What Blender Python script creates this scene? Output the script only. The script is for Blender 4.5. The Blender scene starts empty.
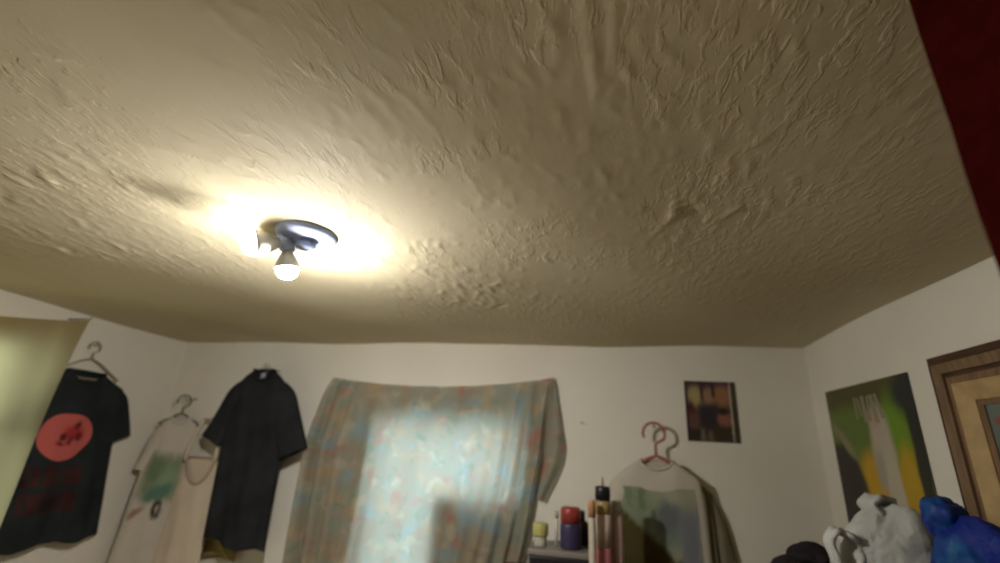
import bpy, bmesh, math, random
import numpy as np
from mathutils import Vector, Matrix

random.seed(7)
rng = np.random.default_rng(11)
SC = bpy.context.scene
COL = SC.collection
PI = math.pi

# ------------------------------------------------------------------ camera
CAM_Z = 1.92
PITCH, ROLL, YAW = 0.339547, 0.048613, -0.193518
cam_d = bpy.data.cameras.new('camera')
cam = bpy.data.objects.new('camera', cam_d)
COL.objects.link(cam)
SC.camera = cam
cam_d.sensor_fit = 'HORIZONTAL'
cam_d.sensor_width = 36.0
cam_d.lens = 36.0 * 467.7 / 1000.0
cam_d.clip_start = 0.01
fw = Vector((math.sin(YAW) * math.cos(PITCH), math.cos(YAW) * math.cos(PITCH), math.sin(PITCH)))
r0 = Vector((math.cos(YAW), -math.sin(YAW), 0))
u0 = r0.cross(fw)
rr = r0 * math.cos(ROLL) + u0 * math.sin(ROLL)
uu = -r0 * math.sin(ROLL) + u0 * math.cos(ROLL)
M4 = Matrix((rr, uu, -fw)).transposed().to_4x4()
M4.translation = (0, 0, CAM_Z)
cam.matrix_world = M4
# the phone's lens holds the near ceiling in focus, the far wall goes soft
cam_d.dof.use_dof = True
cam_d.dof.focus_distance = 0.70
cam_d.dof.aperture_fstop = 16.83 / 1000 / 0.0075

# ------------------------------------------------------------------ world, exposure
W = bpy.data.worlds.new('overcast_sky')
SC.world = W
W.use_nodes = True
bg = W.node_tree.nodes['Background']
bg.inputs[0].default_value = (0.78, 0.93, 1.0, 1)
bg.inputs[1].default_value = 2.45
SC.view_settings.view_transform = 'Standard'
SC.view_settings.look = 'None'
SC.view_settings.gamma = 1.0
SC.view_settings.use_curve_mapping = False
SC.view_settings.exposure = 0.60
SC.cycles.use_denoising = True
SC.cycles.max_bounces = 10
SC.cycles.diffuse_bounces = 6
SC.cycles.transparent_max_bounces = 12
SC.cycles.sample_clamp_indirect = 6.0
BULB = 1200.0
BULB_COL = (1.0, 0.965, 0.91)

# ------------------------------------------------------------------ helpers
def srgb(r, g, b):
    f = lambda c: c / 12.92 if c <= 0.04045 else ((c + 0.055) / 1.055) ** 2.4
    return (f(r / 255), f(g / 255), f(b / 255), 1)

def new_mat(name):
    m = bpy.data.materials.new(name)
    m.use_nodes = True
    nt = m.node_tree
    return m, nt, nt.nodes['Principled BSDF']

def N(nt, t, **k):
    n = nt.nodes.new(t)
    for a, b in k.items():
        setattr(n, a, b)
    return n

def mixc(nt, fac, a, b):
    n = N(nt, 'ShaderNodeMix', data_type='RGBA')
    for s, v in ((0, fac), (6, a), (7, b)):
        if hasattr(v, 'is_linked') or hasattr(v, 'links'):
            nt.links.new(v, n.inputs[s])
        else:
            n.inputs[s].default_value = v
    return n.outputs[2]

def noise(nt, scale, detail=4, rough=.55, vec=None, dist=0):
    n = N(nt, 'ShaderNodeTexNoise')
    n.inputs['Scale'].default_value = scale
    n.inputs['Detail'].default_value = detail
    n.inputs['Roughness'].default_value = rough
    n.inputs['Distortion'].default_value = dist
    if vec is not None:
        nt.links.new(vec, n.inputs['Vector'])
    return n

def ramp(nt, fac, stops):
    n = N(nt, 'ShaderNodeValToRGB')
    e = n.color_ramp.elements
    while len(e) < len(stops):
        e.new(0.5)
    for i, (p, c) in enumerate(stops):
        e[i].position = p
        e[i].color = c
    nt.links.new(fac, n.inputs[0])
    return n.outputs[0]

def coords(nt, kind='Object'):
    return N(nt, 'ShaderNodeTexCoord').outputs[kind]

def mapping(nt, vec, loc=(0, 0, 0), rot=(0, 0, 0), scale=(1, 1, 1), typ='POINT'):
    n = N(nt, 'ShaderNodeMapping', vector_type=typ)
    n.inputs['Location'].default_value = loc
    n.inputs['Rotation'].default_value = rot
    n.inputs['Scale'].default_value = scale
    nt.links.new(vec, n.inputs['Vector'])
    return n.outputs[0]

def bump(nt, bsdf, h, strength, dist=0.01):
    n = N(nt, 'ShaderNodeBump')
    n.inputs['Strength'].default_value = strength
    n.inputs['Distance'].default_value = dist
    nt.links.new(h, n.inputs['Height'])
    nt.links.new(n.outputs[0], bsdf.inputs['Normal'])

def plain(name, c, rough=.6, metal=0.0, var=.12, scale=30, bmp=.15, spec=.4, stretch=(1, 1, 1)):
    """one colour with light grain and a fine bump"""
    m, nt, b = new_mat(name)
    v = mapping(nt, coords(nt), scale=stretch)
    n = noise(nt, scale, vec=v)
    d = tuple(x * (1 - var) for x in c[:3]) + (1,)
    l = tuple(min(1, x * (1 + var)) for x in c[:3]) + (1,)
    nt.links.new(ramp(nt, n.outputs[0], [(.3, d), (.7, l)]), b.inputs['Base Color'])
    b.inputs['Roughness'].default_value = rough
    b.inputs['Metallic'].default_value = metal
    b.inputs['Specular IOR Level'].default_value = spec
    if bmp:
        bump(nt, b, n.outputs[0], bmp, .003)
    return m

def fabric(name, c, var=.15, spec=.05):
    m, nt, b = new_mat(name)
    co = coords(nt)
    n = noise(nt, 9, vec=co)
    d = tuple(x * (1 - var) for x in c[:3]) + (1,)
    l = tuple(min(1, x * (1 + var)) for x in c[:3]) + (1,)
    nt.links.new(ramp(nt, n.outputs[0], [(.3, d), (.7, l)]), b.inputs['Base Color'])
    b.inputs['Roughness'].default_value = .95
    b.inputs['Specular IOR Level'].default_value = spec
    w = noise(nt, 400, 2, vec=co)
    bump(nt, b, w.outputs[0], .25, .001)
    return m

def painted(name, base, marks, wob=.03, wscale=6, rough=.5, kind='Generated'):
    """flat print: soft marks (shape, cx, cz, rx, rz, angle, colour, softness) on the sheet's own 0..1 frame"""
    m, nt, b = new_mat(name)
    co = coords(nt, kind)
    nz = noise(nt, wscale, 3, vec=co)
    sub = N(nt, 'ShaderNodeVectorMath', operation='SUBTRACT')
    nt.links.new(nz.outputs['Color'], sub.inputs[0])
    sub.inputs[1].default_value = (.5, .5, .5)
    scl = N(nt, 'ShaderNodeVectorMath', operation='SCALE')
    nt.links.new(sub.outputs[0], scl.inputs[0])
    scl.inputs['Scale'].default_value = wob * 2
    add = N(nt, 'ShaderNodeVectorMath', operation='ADD')
    nt.links.new(co, add.inputs[0])
    nt.links.new(scl.outputs[0], add.inputs[1])
    col = base
    for sh, cx, cz, rx, rz, ang, c, soft in marks:
        v = mapping(nt, add.outputs[0], (cx, .5, cz), (0, ang, 0), (rx, 1000, rz), 'TEXTURE')
        if sh == 'e':
            ln = N(nt, 'ShaderNodeVectorMath', operation='LENGTH')
            nt.links.new(v, ln.inputs[0])
            dist = ln.outputs['Value']
        else:
            ab = N(nt, 'ShaderNodeVectorMath', operation='ABSOLUTE')
            nt.links.new(v, ab.inputs[0])
            sp = N(nt, 'ShaderNodeSeparateXYZ')
            nt.links.new(ab.outputs[0], sp.inputs[0])
            mx = N(nt, 'ShaderNodeMath', operation='MAXIMUM')
            nt.links.new(sp.outputs[0], mx.inputs[0])
            nt.links.new(sp.outputs[2], mx.inputs[1])
            dist = mx.outputs[0]
        mr = N(nt, 'ShaderNodeMapRange', interpolation_type='SMOOTHSTEP')
        mr.inputs['From Min'].default_value = 1 + soft
        mr.inputs['From Max'].default_value = 1 - soft
        nt.links.new(dist, mr.inputs['Value'])
        col = mixc(nt, mr.outputs[0], col, c)
    if isinstance(col, tuple):
        b.inputs['Base Color'].default_value = col
    else:
        nt.links.new(col, b.inputs['Base Color'])
    b.inputs['Roughness'].default_value = rough
    b.inputs['Specular IOR Level'].default_value = .25
    return m

def link_mesh(name, verts, faces, mat, parent=None, smooth=True, loc=None, rotz=0):
    me = bpy.data.meshes.new(name)
    me.from_pydata([tuple(v) for v in verts], [], faces)
    me.validate()
    bm = bmesh.new(); bm.from_mesh(me)
    bmesh.ops.recalc_face_normals(bm, faces=bm.faces)
    bm.to_mesh(me); bm.free()
    if smooth:
        me.polygons.foreach_set('use_smooth', [True] * len(me.polygons))
    if mat:
        me.materials.append(mat)
    o = bpy.data.objects.new(name, me)
    COL.objects.link(o)
    if parent:
        o.parent = parent
    if loc is not None:
        o.location = loc
        o.rotation_euler.z = rotz
    return o

def bm_obj(name, bm, mat, parent=None, smooth=False, loc=None, rotz=0):
    me = bpy.data.meshes.new(name)
    bmesh.ops.recalc_face_normals(bm, faces=bm.faces)
    bm.to_mesh(me); bm.free()
    if smooth:
        me.polygons.foreach_set('use_smooth', [True] * len(me.polygons))
    me.materials.append(mat)
    o = bpy.data.objects.new(name, me)
    COL.objects.link(o)
    if parent:
        o.parent = parent
    if loc is not None:
        o.location = loc
        o.rotation_euler.z = rotz
    return o

def box(bm, x0, x1, y0, y1, z0, z1, bev=0):
    g = bmesh.ops.create_cube(bm, size=1)
    bmesh.ops.scale(bm, vec=(x1 - x0, y1 - y0, z1 - z0), verts=g['verts'])
    bmesh.ops.translate(bm, vec=((x0 + x1) / 2, (y0 + y1) / 2, (z0 + z1) / 2), verts=g['verts'])
    if bev:
        es = list({e for v in g['verts'] for e in v.link_edges})
        bmesh.ops.bevel(bm, geom=es, offset=bev, segments=2, affect='EDGES', profile=.5)
    return bm

def boxobj(name, dims, mat, parent=None, bev=0.0):
    return bm_obj(name, box(bmesh.new(), *dims, bev), mat, parent)

def thing(name, label, cat, loc=(0, 0, 0), rotz=0, group=None):
    o = bpy.data.objects.new(name, None)
    COL.objects.link(o)
    o.empty_display_size = .05
    o.location = loc
    o.rotation_euler.z = rotz
    return tag(o, label, cat, group)

def tag(o, label, cat, group=None):
    o['label'] = label
    o['category'] = cat
    if group:
        o['group'] = group
    return o

def struct(o, label=None, cat=None):
    o['kind'] = 'structure'
    if label:
        o['label'] = label
    if cat:
        o['category'] = cat
    return o

def lathe_data(prof, seg=24):
    """profile [(radius, z)] turned round z"""
    vs, fs = [], []
    for r, z in prof:
        for k in range(seg):
            a = 2 * PI * k / seg
            vs.append((r * math.cos(a), r * math.sin(a), z))
    for i in range(len(prof) - 1):
        for k in range(seg):
            a, b = i * seg + k, i * seg + (k + 1) % seg
            fs.append((a, b, b + seg, a + seg))
    fs.append(tuple(range(seg - 1, -1, -1)))
    fs.append(tuple((len(prof) - 1) * seg + k for k in range(seg)))
    return vs, fs

def lathe(name, prof, mat, parent=None, seg=24, smooth=True, mtx=None):
    vs, fs = lathe_data(prof, seg)
    if mtx is not None:
        vs = [mtx @ Vector(v) for v in vs]
    o = link_mesh(name, vs, fs, mat, parent, smooth)
    return o

def tube_data(path, rad, seg=8, closed=False):
    pts = [Vector(p) for p in path]
    n = len(pts)
    rads = rad if isinstance(rad, (list, tuple)) else [rad] * n
    vs, fs = [], []
    prev = None
    for i, p in enumerate(pts):
        if closed:
            t = pts[(i + 1) % n] - pts[i - 1]
        else:
            t = pts[min(i + 1, n - 1)] - pts[max(i - 1, 0)]
        t.normalize()
        if prev is None:
            a = t.orthogonal().normalized()
        else:
            a = (prev - t * prev.dot(t)).normalized()
        prev = a
        b = t.cross(a)
        for k in range(seg):
            q = 2 * PI * k / seg
            vs.append(p + (a * math.cos(q) + b * math.sin(q)) * rads[i])
    for i in range(n if closed else n - 1):
        j = (i + 1) % n
        for k in range(seg):
            l = (k + 1) % seg
            fs.append((i * seg + k, i * seg + l, j * seg + l, j * seg + k))
    if not closed:
        fs.append(tuple(range(seg - 1, -1, -1)))
        fs.append(tuple((n - 1) * seg + k for k in range(seg)))
    return vs, fs

def tube(name, path, rad, mat, parent=None, seg=8, closed=False):
    vs, fs = tube_data(path, rad, seg, closed)
    return link_mesh(name, vs, fs, mat, parent)

def grid_obj(name, fn, nu, nv, mat, parent=None, loc=None, rotz=0):
    vs = [fn(i / nu, j / nv) for j in range(nv + 1) for i in range(nu + 1)]
    fs = [(j * (nu + 1) + i, j * (nu + 1) + i + 1, (j + 1) * (nu + 1) + i + 1, (j + 1) * (nu + 1) + i)
          for j in range(nv) for i in range(nu)]
    return link_mesh(name, vs, fs, mat, parent, True, loc, rotz)

def interp(tab, t):
    """piecewise smooth table [(t, a, b, ...)]"""
    if t <= tab[0][0]:
        return tab[0][1:]
    for p, q in zip(tab, tab[1:]):
        if t <= q[0]:
            k = (t - p[0]) / (q[0] - p[0])
            return tuple(a + (b - a) * k for a, b in zip(p[1:], q[1:]))
    return tab[-1][1:]

# ------------------------------------------------------------------ materials
def wall_mat():
    m, nt, b = new_mat('white_wall_paint')
    co = coords(nt)
    n1 = noise(nt, 2.2, 4, vec=co)
    c = ramp(nt, n1.outputs[0], [(.3, (.68, .645, .56, 1)), (.7, (.75, .715, .625, 1))])
    nt.links.new(c, b.inputs['Base Color'])
    n2 = noise(nt, 38, 5, vec=co)
    b.inputs['Roughness'].default_value = .75
    b.inputs['Specular IOR Level'].default_value = .2
    bump(nt, b, n2.outputs[0], .25, .004)
    return m

def ceiling_mat():
    m, nt, b = new_mat('tan_peeling_ceiling_paint')
    co = coords(nt)
    n1 = noise(nt, 1.3, 5, vec=co)
    base = ramp(nt, n1.outputs[0], [(.28, (.50, .435, .285, 1)), (.55, (.56, .495, .345, 1)), (.8, (.60, .54, .40, 1))])
    n3 = noise(nt, 6, 6, .6, vec=mapping(nt, co, scale=(1.6, .7, 1)))
    st = ramp(nt, n3.outputs[0], [(.55, (0, 0, 0, 1)), (.75, (.35, .35, .35, 1))])
    col = mixc(nt, st, base, (.48, .40, .25, 1))
    nt.links.new(col, b.inputs['Base Color'])
    b.inputs['Roughness'].default_value = .8
    b.inputs['Specular IOR Level'].default_value = .15
    # small torn flakes, in patches, drawn out along the room
    sv = mapping(nt, co, rot=(0, 0, .12), scale=(1.0, .34, 1))
    fl = noise(nt, 62, 3, .6, vec=sv, dist=.35)
    edge = ramp(nt, fl.outputs[0], [(.50, (0, 0, 0, 1)), (.60, (1, 1, 1, 1))])
    pt = noise(nt, 3.2, 3, .6, vec=co)
    patch = ramp(nt, pt.outputs[0], [(.40, (0, 0, 0, 1)), (.62, (1, 1, 1, 1))])
    h1 = mixc(nt, patch, (0, 0, 0, 1), edge)
    grain = noise(nt, 110, 4, .6, vec=sv)
    h2 = mixc(nt, .25, h1, grain.outputs['Color'])
    bump(nt, b, h2, .30, .004)
    return m

M_WALL = wall_mat()
M_CEIL = ceiling_mat()
M_RED = plain('dark_red_wall_paint', (.030, .003, .0025, 1), .8, var=.2, scale=60, bmp=.3, spec=.0)
M_FLOOR = plain('worn_pale_floorboards', (.58, .44, .27, 1), .55, var=.2, scale=5, stretch=(6, .5, 1))
M_WINFRAME = plain('white_window_paint', (.62, .62, .58, 1), .45)
M_WOOD_D = plain('dark_brown_wood', (.072, .030, .014, 1), .45, var=.35, scale=12, stretch=(1, 1, 8))
M_WOOD_M = plain('brown_varnished_wood', (.19, .115, .060, 1), .4, var=.3, scale=10, stretch=(8, 1, 1))
M_WOOD_T = plain('tan_gilded_wood', (.40, .275, .125, 1), .4, var=.2, scale=20)
M_BLACK = fabric('black_cotton', (.021, .022, .024, 1), .3)
M_BLACK2 = fabric('faded_black_cotton', (.022, .026, .027, 1), .3)
M_WHITE_C = fabric('white_cotton', (.50, .455, .385, 1), .05)
M_BEIGE = fabric('beige_cotton', (.56, .47, .37, 1), .06)
M_OLIVE = fabric('olive_yellow_cotton', (.25, .20, .075, 1), .15)
M_METAL = plain('grey_steel', (.30, .30, .30, 1), .35, .9, var=.1)
M_PLASTIC_D = plain('dark_hanger_plastic', (.05, .045, .045, 1), .4)
M_PLASTIC_T = plain('tan_hanger_plastic', (.34, .28, .18, 1), .4)
M_PLASTIC_R = plain('red_hanger_plastic', (.34, .095, .08, 1), .4)

m, nt, b = new_mat('window_glass')
nt.nodes.remove(b)
tr = N(nt, 'ShaderNodeBsdfTransparent'); gl = N(nt, 'ShaderNodeBsdfGlossy')
gl.inputs['Roughness'].default_value = .02
tr.inputs[0].default_value = (.93, .97, .96, 1)
mx = N(nt, 'ShaderNodeMixShader'); mx.inputs[0].default_value = .07
nt.links.new(tr.outputs[0], mx.inputs[1]); nt.links.new(gl.outputs[0], mx.inputs[2])
nt.links.new(mx.outputs[0], nt.nodes['Material Output'].inputs[0])
M_GLASS = m

def cloth_translucent(name, colf, trans, boost=(1, 1, 1, 1), pale=.35):
    """thin curtain cloth: diffuse plus light let through from behind"""
    m, nt, b = new_mat(name)
    nt.nodes.remove(b)
    col = colf(nt)
    d = N(nt, 'ShaderNodeBsdfDiffuse'); t = N(nt, 'ShaderNodeBsdfTranslucent')
    nt.links.new(col, d.inputs[0])
    lite = mixc(nt, pale, col, boost)
    nt.links.new(lite, t.inputs[0])
    w = noise(nt, 260, 2, vec=coords(nt))
    bp = N(nt, 'ShaderNodeBump'); bp.inputs['Strength'].default_value = .2; bp.inputs['Distance'].default_value = .002
    nt.links.new(w.outputs[0], bp.inputs['Height'])
    nt.links.new(bp.outputs[0], d.inputs['Normal'])
    mx = N(nt, 'ShaderNodeMixShader'); mx.inputs[0].default_value = trans
    nt.links.new(d.outputs[0], mx.inputs[1]); nt.links.new(t.outputs[0], mx.inputs[2])
    nt.links.new(mx.outputs[0], nt.nodes['Material Output'].inputs[0])
    return m

def floral(nt):
    """faded flower print: overlapping soft blossoms on a grey-green ground"""
    co = coords(nt)
    flat = mapping(nt, co, scale=(1, .05, 1))
    def blot(off, scale, lo, hi):
        n = noise(nt, scale, 2, .5, vec=mapping(nt, flat, loc=off), dist=.4)
        return ramp(nt, n.outputs[0], [(lo, (0, 0, 0, 1)), (hi, (1, 1, 1, 1))])
    c = mixc(nt, blot((1, 0, 3), 7, .42, .60), (.38, .335, .255, 1), (.34, .36, .29, 1))
    c = mixc(nt, blot((5, 0, 1), 10, .52, .66), c, (.47, .36, .23, 1))
    c = mixc(nt, blot((9, 0, 7), 11, .56, .70), c, (.46, .23, .17, 1))
    c = mixc(nt, blot((2, 0, 9), 9, .54, .68), c, (.31, .40, .42, 1))
    c = mixc(nt, blot((7, 0, 4), 13, .55, .70), c, (.52, .48, .36, 1))
    c = mixc(nt, blot((3, 0, 6), 15, .60, .74), c, (.20, .30, .20, 1))
    return c

def olive_plain(nt):
    co = coords(nt)
    n = noise(nt, 5, 4, vec=co)
    return ramp(nt, n.outputs[0], [(.3, (.17, .14, .078, 1)), (.7, (.21, .175, .10, 1))])

M_FLORAL = cloth_translucent('floral_curtain_cloth', floral, .46, (.86, .86, .84, 1))
M_OLIVECURT = cloth_translucent('olive_curtain_cloth', olive_plain, .74, (1.0, .78, .40, 1), .55)

# ------------------------------------------------------------------ the room
L, R, D, RZ, REAR = -2.186, .924, 2.21, 2.40, -1.0
T = .12
Z0 = CAM_Z

# window openings
WB = (-1.02, -.295, .98, Z0 + .118)       # back wall: x0,x1,z0,z1
WL = (.72, 1.515, 1.20, Z0 + .315)        # left wall: y0,y1,z0,z1

bm = bmesh.new()
box(bm, L - T, R + T, REAR - T, D + T, -.1, 0)
struct(bm_obj('floor', bm, M_FLOOR))

bm = bmesh.new()
box(bm, L - T, WB[0], D, D + T, 0, RZ + .05)
box(bm, WB[1], R + T, D, D + T, 0, RZ + .05)
box(bm, WB[0], WB[1], D, D + T, 0, WB[2])
box(bm, WB[0], WB[1], D, D + T, WB[3], RZ + .05)
struct(bm_obj('wall_back', bm, M_WALL))
bm = bmesh.new()
box(bm, L - T, L, REAR - T, WL[0], 0, RZ + .05)
box(bm, L - T, L, WL[1], D, 0, RZ + .05)
box(bm, L - T, L, WL[0], WL[1], 0, WL[2])
box(bm, L - T, L, WL[0], WL[1], WL[3], RZ + .05)
struct(bm_obj('wall_left', bm, M_WALL))
struct(boxobj('wall_right', (R, R + T, REAR - T, D, 0, RZ + .05), M_WALL))
struct(boxobj('wall_rear', (L, R, REAR - T, REAR, 0, RZ + .05), M_WALL))

# dark red wall end beside the camera (the side of the doorway the picture is taken from)
def stub():
    x0, x1, y0, y1 = .261, R, .23, .34
    vs, fs = [], []
    n = 60
    prof = [(x1, y0), (x0 + .012, y0), (x0 + .003, y0 + .003), (x0, y0 + .012), (x0, y1 - .012), (x0 + .003, y1 - .003), (x0 + .012, y1), (x1, y1)]
    for j in range(n + 1):
        z = RZ * j / n
        for k, (x, y) in enumerate(prof):
            dx = random.uniform(-.0025, .0025) if 0 < k < 7 else 0
            vs.append((x + dx, y + (dx if k in (5, 6) else 0), z))
    w = len(prof)
    for j in range(n):
        for k in range(w - 1):
            fs.append((j * w + k, j * w + k + 1, (j + 1) * w + k + 1, (j + 1) * w + k))
    return link_mesh('wall_partition', vs, fs, M_RED, smooth=False)
struct(stub())

# ceiling: a real relief of blistered, peeling paint, ridges running along the room
def ceiling():
    xs = np.arange(L, R + .003, .0055)
    ys = np.concatenate([np.arange(REAR, .25, .05), np.arange(.25, D + .004, .0065)])
    X, Y = np.meshgrid(xs, ys)
    H = np.zeros_like(X)
    H += .006 * np.sin(X * 2.3 + .6) * np.sin(Y * 2.9 + .4) + .004 * np.sin(X * 5.1 + Y * 3.7) + .0025 * np.sin(X * 9 - Y * 6 + 1)

    def add(cx, cy, w, l, h, ang, kind):
        x0, x1 = np.searchsorted(xs, [cx - 3 * (w + l * abs(math.sin(ang))), cx + 3 * (w + l * abs(math.sin(ang)))])
        y0, y1 = np.searchsorted(ys, [cy - 3 * l, cy + 3 * l])
        if x1 - x0 < 2 or y1 - y0 < 2:
            return
        dx = X[y0:y1, x0:x1] - cx; dy = Y[y0:y1, x0:x1] - cy
        u = (dx * math.cos(ang) + dy * math.sin(ang)) / w
        v = (-dx * math.sin(ang) + dy * math.cos(ang)) / l
        u = u + .5 * np.sin(v * 2.5 + cx * 40)
        g = np.exp(-v ** 2)
        h = h * .42
        if kind == 0:      # round-backed ridge
            H[y0:y1, x0:x1] += h * np.exp(-u ** 2) * g
        elif kind == 1:    # lifted flake: slow rise, abrupt edge
            e = 1 / (1 + np.exp(-(u) * 5))
            H[y0:y1, x0:x1] += h * e * np.exp(-np.clip(u, 0, None) ** 2 * .45) * g
        else:              # pit where the paint has dropped
            H[y0:y1, x0:x1] -= h * np.exp(-(u ** 2 + v ** 2) ** 2)

    # the loose field
    for _ in range(1150):
        add(rng.uniform(L, R), rng.uniform(.25, D), rng.uniform(.0055, .009), rng.uniform(.008, .026),
            rng.uniform(.0004, .0020), rng.normal(0, .3), rng.choice([0, 1, 1]))
    # heavier patches (x, y, spread x, spread y, count)
    for cx, cy, sx, sy, n, hs in [(-1.25, .72, .18, .10, 90, 1.25), (-1.35, .95, .16, .10, 80, 1.25), (-1.05, .62, .22, .10, 80, .9), (-.95, .74, .15, .10, 60, .9),
                              (-.45, 1.28, .16, .16, 150, 1.25), (-.33, 1.45, .12, .12, 60, 1.0), (.02, .50, .06, .10, 40, .55), (-.22, .56, .14, .07, 45, .5),
                              (.23, .95, .08, .12, 45, 1.0), (-.1, .75, .2, .12, 60, .7), (-.42, .62, .12, .08, 45, .55), (.3, .62, .1, .1, 30, .8), (-.6, 1.5, .2, .15, 60, .8),
                              (.25, 1.3, .2, .2, 45, .7)]:
        for _ in range(n):
            add(rng.normal(cx, sx), rng.normal(cy, sy), rng.uniform(.0055, .010), rng.uniform(.010, .03),
                rng.uniform(.0012, .0036) * hs, rng.normal(0, .25), rng.choice([0, 1, 1]))
    for cx, cy, w in [(-.30, 1.56, .022), (.21, .90, .02), (-1.28, .70, .025), (-1.43, .97, .02)]:
        add(cx, cy, w, w, .007, 0, 2)
        add(cx - .02, cy, .012, .03, .005, .3, 0)
    for k in range(7):     # long torn seams
        add(-.002 + .003 * k, .36 + .028 * k, .0055, .022, .0035, .1, 1)
        add(.030 + .001 * k, .34 + .022 * k, .0055, .018, .0028, .05, 1)
    for k in range(14):    # sagging tape seam across the room near the lamp
        add(-1.6 + .07 * k, 1.02 + .004 * k, .05, .02, .0022, 0, 0)
    Z = RZ - .012 - H
    # meet the walls
    Z = np.where(Y > D - .001, RZ - .012 - H * .5, Z)
    ny, nx = X.shape
    me = bpy.data.meshes.new('ceiling')
    co = np.stack([X, Y, Z], -1).reshape(-1, 3)
    # edge walls overlap: stretch the rim slightly into the walls
    idx = np.arange(nx * ny).reshape(ny, nx)
    q = np.stack([idx[:-1, :-1], idx[1:, :-1], idx[1:, 1:], idx[:-1, 1:]], -1).reshape(-1, 4)
    # closed slab above
    ex = np.array([[L, REAR, RZ + .06], [R, REAR, RZ + .06], [R, D, RZ + .06], [L, D, RZ + .06]])
    n0 = len(co)
    co = np.vstack([co, ex])
    q = np.vstack([q, [[n0, n0 + 1, n0 + 2, n0 + 3]]])
    me.vertices.add(len(co)); me.vertices.foreach_set('co', co.ravel())
    me.loops.add(q.size); me.loops.foreach_set('vertex_index', q.ravel())
    me.polygons.add(len(q))
    me.polygons.foreach_set('loop_start', np.arange(0, q.size, 4))
    me.polygons.foreach_set('use_smooth', np.ones(len(q), bool))
    me.update(calc_edges=True)
    me.materials.append(M_CEIL)
    o = bpy.data.objects.new('ceiling', me)
    COL.objects.link(o)
    return o
struct(ceiling())

# windows (frames in the wall thickness, glass panes)
def window(name, w, h, nx, nz, loc, rotz, depth=.05):
    root = bpy.data.objects.new(name, None)
    COL.objects.link(root)
    root.location = loc; root.rotation_euler.z = rotz
    struct(root)
    f = .04
    bm = bmesh.new()
    box(bm, 0, w, 0, depth, 0, f); box(bm, 0, w, 0, depth, h - f, h)
    box(bm, 0, f, 0, depth, f, h - f); box(bm, w - f, w, 0, depth, f, h - f)
    bm_obj('window_frame', bm, M_WINFRAME, root)
    for i in range(1, nx):
        x = f + (w - 2 * f) * i / nx
        boxobj('muntin', (x - .01, x + .01, .01, depth - .01, f, h - f), M_WINFRAME, root)
    for j in range(1, nz):
        z = f + (h - 2 * f) * j / nz
        boxobj('muntin', (f, w - f, .012, depth - .012, z - .012, z + .012), M_WINFRAME, root)
    for i in range(nx):
        for j in range(nz):
            xa = f + (w - 2 * f) * i / nx; xb = f + (w - 2 * f) * (i + 1) / nx
            za = f + (h - 2 * f) * j / nz; zb = f + (h - 2 * f) * (j + 1) / nz
            boxobj('pane', (xa, xb, .023, .027, za, zb), M_GLASS, root)
    return root
window('window_1', WB[1] - WB[0], WB[3] - WB[2], 1, 2, (WB[0], D + .05, WB[2]), 0)
window('window_2', WL[1] - WL[0], WL[3] - WL[2], 3, 8, (L - .012, WL[0], WL[2]), PI / 2)

# ------------------------------------------------------------------ ceiling lamp
def lamp():
    cx, cy = -.668, .935
    t = thing('ceiling_lamp', 'bare two-bulb ceiling lamp with canopy painted lens-glare blue, brightly lit', 'lamp', (cx, cy, RZ - .014))
    body = plain('glare_blue_lamp_plastic', (.42, .52, .80, 1), .5)  # blue of the lens glare put into the fixture's base colour
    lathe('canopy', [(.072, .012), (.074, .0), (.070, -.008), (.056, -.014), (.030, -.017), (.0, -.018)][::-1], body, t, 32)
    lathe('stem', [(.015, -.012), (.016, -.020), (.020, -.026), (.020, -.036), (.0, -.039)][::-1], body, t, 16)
    glows = []
    for share in (.05, 1.0):
        glow, nt, b = new_mat('lit_bulb_dome')
        b.inputs['Base Color'].default_value = (.9, .9, .9, 1)
        b.inputs['Emission Color'].default_value = BULB_COL + (1,)
        b.inputs['Emission Strength'].default_value = BULB * share
        glows.append(glow)
    shell = plain('white_bulb_base', (.75, .75, .74, 1), .5)
    for d, k in ((Vector((-.66, -.62, -.30)), 1.0), (Vector((.10, .13, -.97)), .86)):
        d.normalize()
        q = Vector((0, 0, 1)).rotation_difference(d).to_matrix().to_4x4()
        mt = Matrix.Translation(Vector((-.030 if k == 1.0 else -.050, 0, -.018 if k == 1.0 else -.010))) @ q @ Matrix.Scale(k, 4)
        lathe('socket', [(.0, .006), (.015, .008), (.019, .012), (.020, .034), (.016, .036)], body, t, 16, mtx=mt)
        bl = lathe('bulb', [(.013, .034), (.015, .040), (.022, .054), (.0285, .068), (.0315, .078), (.0325, .088), (.0295, .088), (.0, .080)], shell, t, 20, mtx=mt)
        dome = lathe('dome', [(.029, .084), (.0292, .090), (.0275, .098), (.0225, .108), (.0135, .1145), (.0, .1165)], glows.pop(0), bl, 20, mtx=mt)
        dome['label'] = 'glowing bulb dome'
lamp()

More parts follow.
